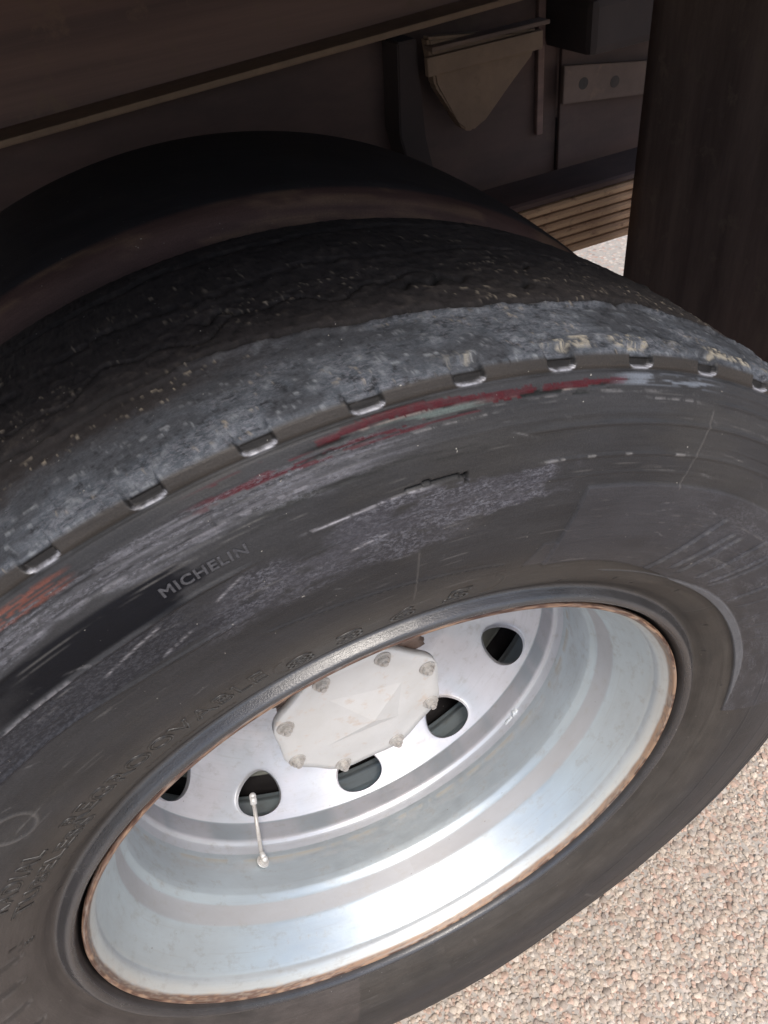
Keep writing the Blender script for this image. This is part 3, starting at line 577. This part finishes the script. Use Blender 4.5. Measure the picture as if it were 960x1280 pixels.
# weld beads where disc and rim meet
def blob(name, r, t, y, s, mat, parent):
    bm = bmesh.new(); bmesh.ops.create_icosphere(bm, subdivisions=3, radius=1)
    for v in bm.verts:
        k = 1+.18*math.sin(v.co.x*5+v.co.y*7)+.1*math.sin(v.co.z*9); v.co *= k
    t = R_(t); er = Vector((math.cos(t), 0, math.sin(t))); et = Vector((-math.sin(t), 0, math.cos(t))); ey = Vector((0, 1, 0))
    for v in bm.verts: v.co = er*(r+v.co.x*s[0])+et*(v.co.y*s[1])+ey*(y+v.co.z*s[2])
    return bm_obj(name, bm, mat, parent, (0, 0, Z0), True)
M_WELD = simple_mat('painted_weld', (.66, .69, .70), (.58, .61, .62), 120, rough=.35, metal=.4)
blob('weld_bead', .2595, -39.6, .1535, (.0035, .0070, .0045), M_WELD, wheel)
blob('weld_bead', .2600, -43.0, .1525, (.0022, .0100, .0028), M_WELD, wheel)

# shallow stamped size marks on the bead seat
def stamp(txt, t0, size, r0_y, step):
    cu = bpy.data.curves.new('s', 'FONT'); cu.body = txt; cu.size = size; cu.space_character = 1.9; cu.resolution_u = 2
    tmp = bpy.data.objects.new('tmp', cu); S.collection.objects.link(tmp); dg = bpy.context.evaluated_depsgraph_get(); me = bpy.data.meshes.new_from_object(tmp.evaluated_get(dg)); bpy.data.objects.remove(tmp)
    nv = len(me.vertices); co = np.empty(nv*3, np.float32); me.vertices.foreach_get('co', co); co = co.reshape(-1, 3)
    s = np.argsort(barrel[:, 1]); yy = r0_y-co[:, 1]*-1.0; rr = np.interp(yy, barrel[s, 1], barrel[s, 0])-.00035; t = R_(t0)+co[:, 0]/.285
    me.vertices.foreach_set('co', np.stack([rr*np.cos(t), yy, rr*np.sin(t)], -1).astype(np.float32).ravel()); me.update(); me.materials.clear(); me.materials.append(M_STAMP)
    o = bpy.data.objects.new('stamped_mark', me); link(o, wheel, (0, 0, Z0)); return o
M_STAMP = simple_mat('stamped_shadow_grey', (.36, .37, .37), (.52, .54, .54), 260, rough=.6)
stamp('5  1 1 1 1', -128, .0068, .040, 0); stamp('1 1 11 22 5', -104, .0068, .039, 0); stamp('1 1', -84, .0062, .039, 0)

# tyre valve on a long stem passing towards the hand hole
def pt(r, t, y): return Vector((r*math.cos(R_(t)), y, r*math.sin(R_(t))))
vb = pt(.2590, -131.0, .1315); vt = pt(.2130, -136.2, .192); ax = (vt-vb).normalized()
er = pt(1, -131, 0); er.y = 0
valve = bm_obj('valve_stem', cyl_bm(vb+ax*.010, vt, .0027, .0025, 18), M_BOLT, wheel, (0, 0, Z0), True)
bm = bmesh.new(); bmesh.ops.create_uvsphere(bm, u_segments=16, v_segments=10, radius=.0043, matrix=Matrix.Translation(vt)); cyl_bm(vt-ax*.010, vt, .0042, .0044, 16, bm); bm_obj('valve_cap', bm, M_ZINC, wheel, (0, 0, Z0), True)
bm = cyl_bm(vb-er*.0005, vb-er*.0055, .0062, .0058, 6); bmesh.ops.bevel(bm, geom=list(bm.edges), offset=.0005, segments=2, affect='EDGES'); bm_obj('valve_nut', bm, M_BOLT, wheel, (0, 0, Z0))
bm = bmesh.new(); cyl_bm(vb-er*.0005, vb-er*.0017, .0082, .0080, 24, bm); bm_obj('washer', bm, M_ZINC, wheel, (0, 0, Z0))
bm = bmesh.new(); bmesh.ops.create_uvsphere(bm, u_segments=14, v_segments=8, radius=.0040, matrix=Matrix.Translation(vb-er*.006)); cyl_bm(vb-er*.0058, vb+ax*.012, .0036, .0030, 16, bm); bm_obj('stem_elbow', bm, M_ZINC, wheel, (0, 0, Z0), True)

# hub with its bolted cover plate
hub = lathe('hub', [(.0, .157), (.084, .157), (.0885, .160), (.088, .170), (.085, .200), (.086, .235), (.108, .262), (.112, .285), (.0, .285)], M_HUBD, wheel, 96, (0, 0, Z0))
def cover():
    bm = bmesh.new(); N = 160; b0 = R_(156)
    def rad(t):
        u = ((t-b0+math.pi/8) % (math.pi/4))-math.pi/8     # 0 at a bolt
        return   .1010-.0055*(1-math.cos(u*8))/2*1.0+.0005*math.sin(t*3)
    rings = []
    spec = [(1.0, .1550), (1.0, .1470), (.992, .1450), (.90, .1448), (.74, .1446), (.70, .1438), (.45, .1432), (.30, .1430)]
    for (k, y) in spec:
        rings.append([bm.verts.new((rad(2*math.pi*i/N)*k*math.cos(2*math.pi*i/N), y, rad(2*math.pi*i/N)*k*math.sin(2*math.pi*i/N))) for i in range(N)])
    for a_, b_ in zip(rings, rings[1:]):
        for i in range(N): bm.faces.new((a_[i], a_[(i+1) % N], b_[(i+1) % N], b_[i]))
    bm.faces.new(rings[-1]); bm.faces.new(rings[0][::-1])
    return bm_obj('cover_plate', bm, M_HUB, wheel, (0, 0, Z0), True)
cp = cover()
# raised three-faced boss pressed in the middle of the plate
bm = bmesh.new(); apex = bm.verts.new((.010, .1358, -.010)); rim_v = []
for (x_, z_) in ((-.048, -.030), (.040, -.034), (.052, .028), (-.030, .052)): rim_v.append(bm.verts.new((x_, .1434, z_)))
for i in range(4): bm.faces.new((rim_v[i], rim_v[(i+1) % 4], apex))
bm_obj('pressed_boss', bm, M_HUB, wheel, (0, 0, Z0))
for (t_, w_) in ((136, .020), (46, .026)): blob('hub_lug', .097, t_, .164, (.016, w_, .008), M_HUBD, wheel)
for k in range(8):
    t = 156+45*k; c = pt(.0900, t, .1445); bm = cyl_bm(c, c+Vector((0, -.0065, 0)), .0072, .0068, 6); bmesh.ops.rotate(bm, cent=c, matrix=Matrix.Rotation(R_(17*k), 3, 'Y'), verts=bm.verts)
    bmesh.ops.bevel(bm, geom=list(bm.edges), offset=.0007, segments=2, affect='EDGES'); cyl_bm(c, c+Vector((0, -.0015, 0)), .0098, .0094, 24, bm); cyl_bm(c+Vector((0, -.006, 0)), c+Vector((0, -.0095, 0)), .0036, .0032, 12, bm)
    bm_obj('cover_bolt', bm, M_BOLT, wheel, (0, 0, Z0))

# ------------------------------------------------------------------ inner twin wheel
iw = part_empty('wheel', 'inner twin wheel, dark and dusty, behind the scuffed outer wheel', (0, .283, 0))
th_n = 300
ip = np.array(spline([(.300, .010), (.311, -.007), (.335, -.017), (.37, -.025), (.41, -.029), (.445, -.028), (.47, -.022), (.495, -.012), (.508, -.004), (.513, .004), (.517, .02), (.5185, .046)], 60))
tp = [(.5190, .055), (.5198, .075), (.5203, .095), (.5205, .1125), (.5203, .130), (.5198, .150), (.5190, .170)]
bk = ip[::-1].copy(); bk[:, 1] = .225-bk[:, 1]
def itint(T, r, y):
    a = T*.45; f = fbm(a*20, r*200, 201, 4); g = fbm(a*60, y*120, 202, 4)
    col = np.broadcast_to(np.array([.018, .016, .017]), T.shape+(3,)).copy(); sd_ = (y < .01)*1.
    mk = sd_*ss(.485, .50, r)*.8+sd_*ss(.40, .47, r)*.5; col = col*(1-mk[:, None])+np.array([.042, .025, .022])*mk[:, None]
    mk = sd_*ss(.50, .62, f)*ss(.46, .48, r); col = col*(1-mk[:, None])+np.array([.085, .052, .036])*mk[:, None]
    mk = (y > .01)*ss(.55, .8, g)*.3; col = col*(1-mk[:, None])+np.array([.04, .034, .03])*mk[:, None]
    return np.concatenate([col, np.full(T.shape+(1,), .6)], -1)
lathe('tyre', np.vstack([ip, np.array(tp), bk]), M_RUB, iw, 360, (0, 0, Z0), False, {'tint': itint})
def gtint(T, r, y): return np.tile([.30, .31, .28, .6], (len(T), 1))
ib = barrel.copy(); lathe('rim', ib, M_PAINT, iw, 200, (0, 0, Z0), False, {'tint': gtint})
lathe('brake_drum', [(.0, .012), (.12, .012), (.18, .012), (.198, .018), (.205, .03), (.210, .12), (.21, .22), (.0, .22)], M_DRUM, iw, 96, (0, 0, Z0))

# ------------------------------------------------------------------ lorry chassis above and behind the wheels
O = (0, 0, Z0)                                  # children are modelled round the wheel centre
def part(name, bm, mat, parent=tk, smooth=False): return bm_obj(name, bm, mat, parent, O if parent is tk else None, smooth)
floor = part('load_floor', box_bm(-3.2, 1.15, -.085, 2.30, .80, .84, .004), M_BODY)  # unseen lorry body overhead, outer edge and rear end set for their shade
part('side_rail', box_bm(-3.2, 1.15, -.10, -.05, .765, .90, .006), M_BODY)
for x in np.arange(-2.9, 1.1, .45): part('floor_bearer', box_bm(x, x+.06, -.04, 2.28, .70, .798, .004), M_BODY)
# frame rail: channel section, lower flange turned towards the camera
def tilt(bm):
    for v in bm.verts: v.co.z += .035*(v.co.x+.1)
    return bm
rail = part('frame_rail', tilt(box_bm(-3.0, 1.15, .800, .808, .4935, .698, .0)), M_CHAS)
part('lower_flange', tilt(box_bm(-3.0, 1.15, .735, .7995, .494, .502, .002)), M_GUS, rail); part('upper_flange', tilt(box_bm(-3.0, 1.15, .735, .7995, .690, .698, .002)), M_CHAS, rail)
# spring hanger: big web plate, triangular gusset with a turned top edge, edge strap
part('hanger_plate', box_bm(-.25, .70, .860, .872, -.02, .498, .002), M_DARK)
part('gusset_strip', box_bm(.424, .612, .768, .7790, .446, .470, .002), M_GUS)
hg = part('hanger_gusset', prism_bm([(.432, .492), (.612, .470), (.606, .440), (.520, .368), (.500, .356), (.484, .360), (.474, .375), (.440, .430)], 'y', .780, .806, .004), M_GUS)
part('gusset_flange', box_bm(.43, .62, .762, .7915, .4765, .4825, .002), M_CHAS2, hg)
part('hanger_web', prism_bm([(.395, .490), (.425, .490), (.425, .36), (.440, .30), (.400, .30), (.385, .37)], 'y', .800, .858, .002), M_BODY)
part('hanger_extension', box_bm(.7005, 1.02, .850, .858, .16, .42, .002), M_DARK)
part('edge_strap', box_bm(.655, .667, .848, .858, .30, .498, .002), M_CHAS)
mp = prism_bm([(.690, .400), (.92, .366), (.92, .318), (.690, .345)], 'y', .826, .836, .001)
plate = part('mounting_plate', mp, M_CHAS2)
for (x, z) in ((.728, .368), (.790, .358)): part('bolt_hole', cyl_bm((x, .8255, z), (x, .830, z), .009, .009, 20), M_DRUM, plate)
part('air_tank_box', box_bm(.675, 1.05, .74, .99, .425, .498, .012), M_BODY)
part('cross_member', box_bm(.70, .80, .88, 2.0, .10, .27, .01), M_BODY)
part('far_frame_rail', box_bm(-3.0, 1.15, 1.62, 1.67, .50, .70, .004), M_CHAS)
part('added_gap_box', box_bm(.55, 1.22, 1.00, 1.40, .03, .62, .05), M_CHAS)  # added box closing a bright gap behind the hanger, no tank known there
part('axle_beam', cyl_bm((0, .56, 0), (0, 1.9, 0), .075, .075, 32), M_CHAS, smooth=True)
# leaf spring: each leaf a curved bar
sp = bpy.data.objects.new('leaf_spring', None); link(sp, tk, O)
def leaf(k, x0, x1):
    bm = bmesh.new(); n = 40; tck = .0120; rows = []
    for i in range(n+1):
        x = x0+(x1-x0)*i/n; z = .2717-k*.0152-.030*(x/.75)**2*0+.020*(.62-x)*.55*1.0-.0
        rows.append([bm.verts.new((x, yy, z+zz)) for yy, zz in ((.672, 0), (.668, -.003), (.668, -tck+.003), (.672, -tck), (.758, -tck), (.758, 0))])
    for a_, b_ in zip(rows, rows[1:]):
        for j in range(6): bm.faces.new((a_[j], a_[(j+1) % 6], b_[(j+1) % 6], b_[j]))
    bm.faces.new(rows[0]); bm.faces.new(rows[-1][::-1])
    return bm_obj('leaf', bm, M_RUST if k else M_DARK, sp)
for k in range(7): leaf(k, -.75+.10*k, 1.08-.05*k)

# ------------------------------------------------------------------ mud flap hanging behind the wheels
fl = thing('mud_flap', 'dark brown dusty rubber mud flap hanging upright behind the twin wheels', 'mud flap', (.71, .3, 0))
bm = bmesh.new(); ny_, nz_ = 24, 36; vs = []
for j in range(nz_+1):
    for i in range(ny_+1):
        yy = .02+(.645-.02)*i/ny_; zz = -.16+(.74+.16)*j/nz_
        xx = .700+.006*math.sin(yy*9+1)+.012*(.5-j/nz_)*math.sin(yy*5)
        vs.append(bm.verts.new((xx, yy, zz)))
for j in range(nz_):
    for i in range(ny_): a_ = j*(ny_+1)+i; bm.faces.new((vs[a_], vs[a_+1], vs[a_+ny_+2], vs[a_+ny_+1]))
r_ = bmesh.ops.extrude_face_region(bm, geom=list(bm.faces)); bmesh.ops.translate(bm, verts=[e for e in r_['geom'] if isinstance(e, bmesh.types.BMVert)], vec=(.010, 0, 0))
bm_obj('flap_sheet', bm, M_FLAP, fl, (-.71, -.3, Z0), True)
bm_obj('hanging_bar', box_bm(.693, .725, .0, .80, .742, .760, .003), M_CHAS, fl, (-.71, -.3, Z0))
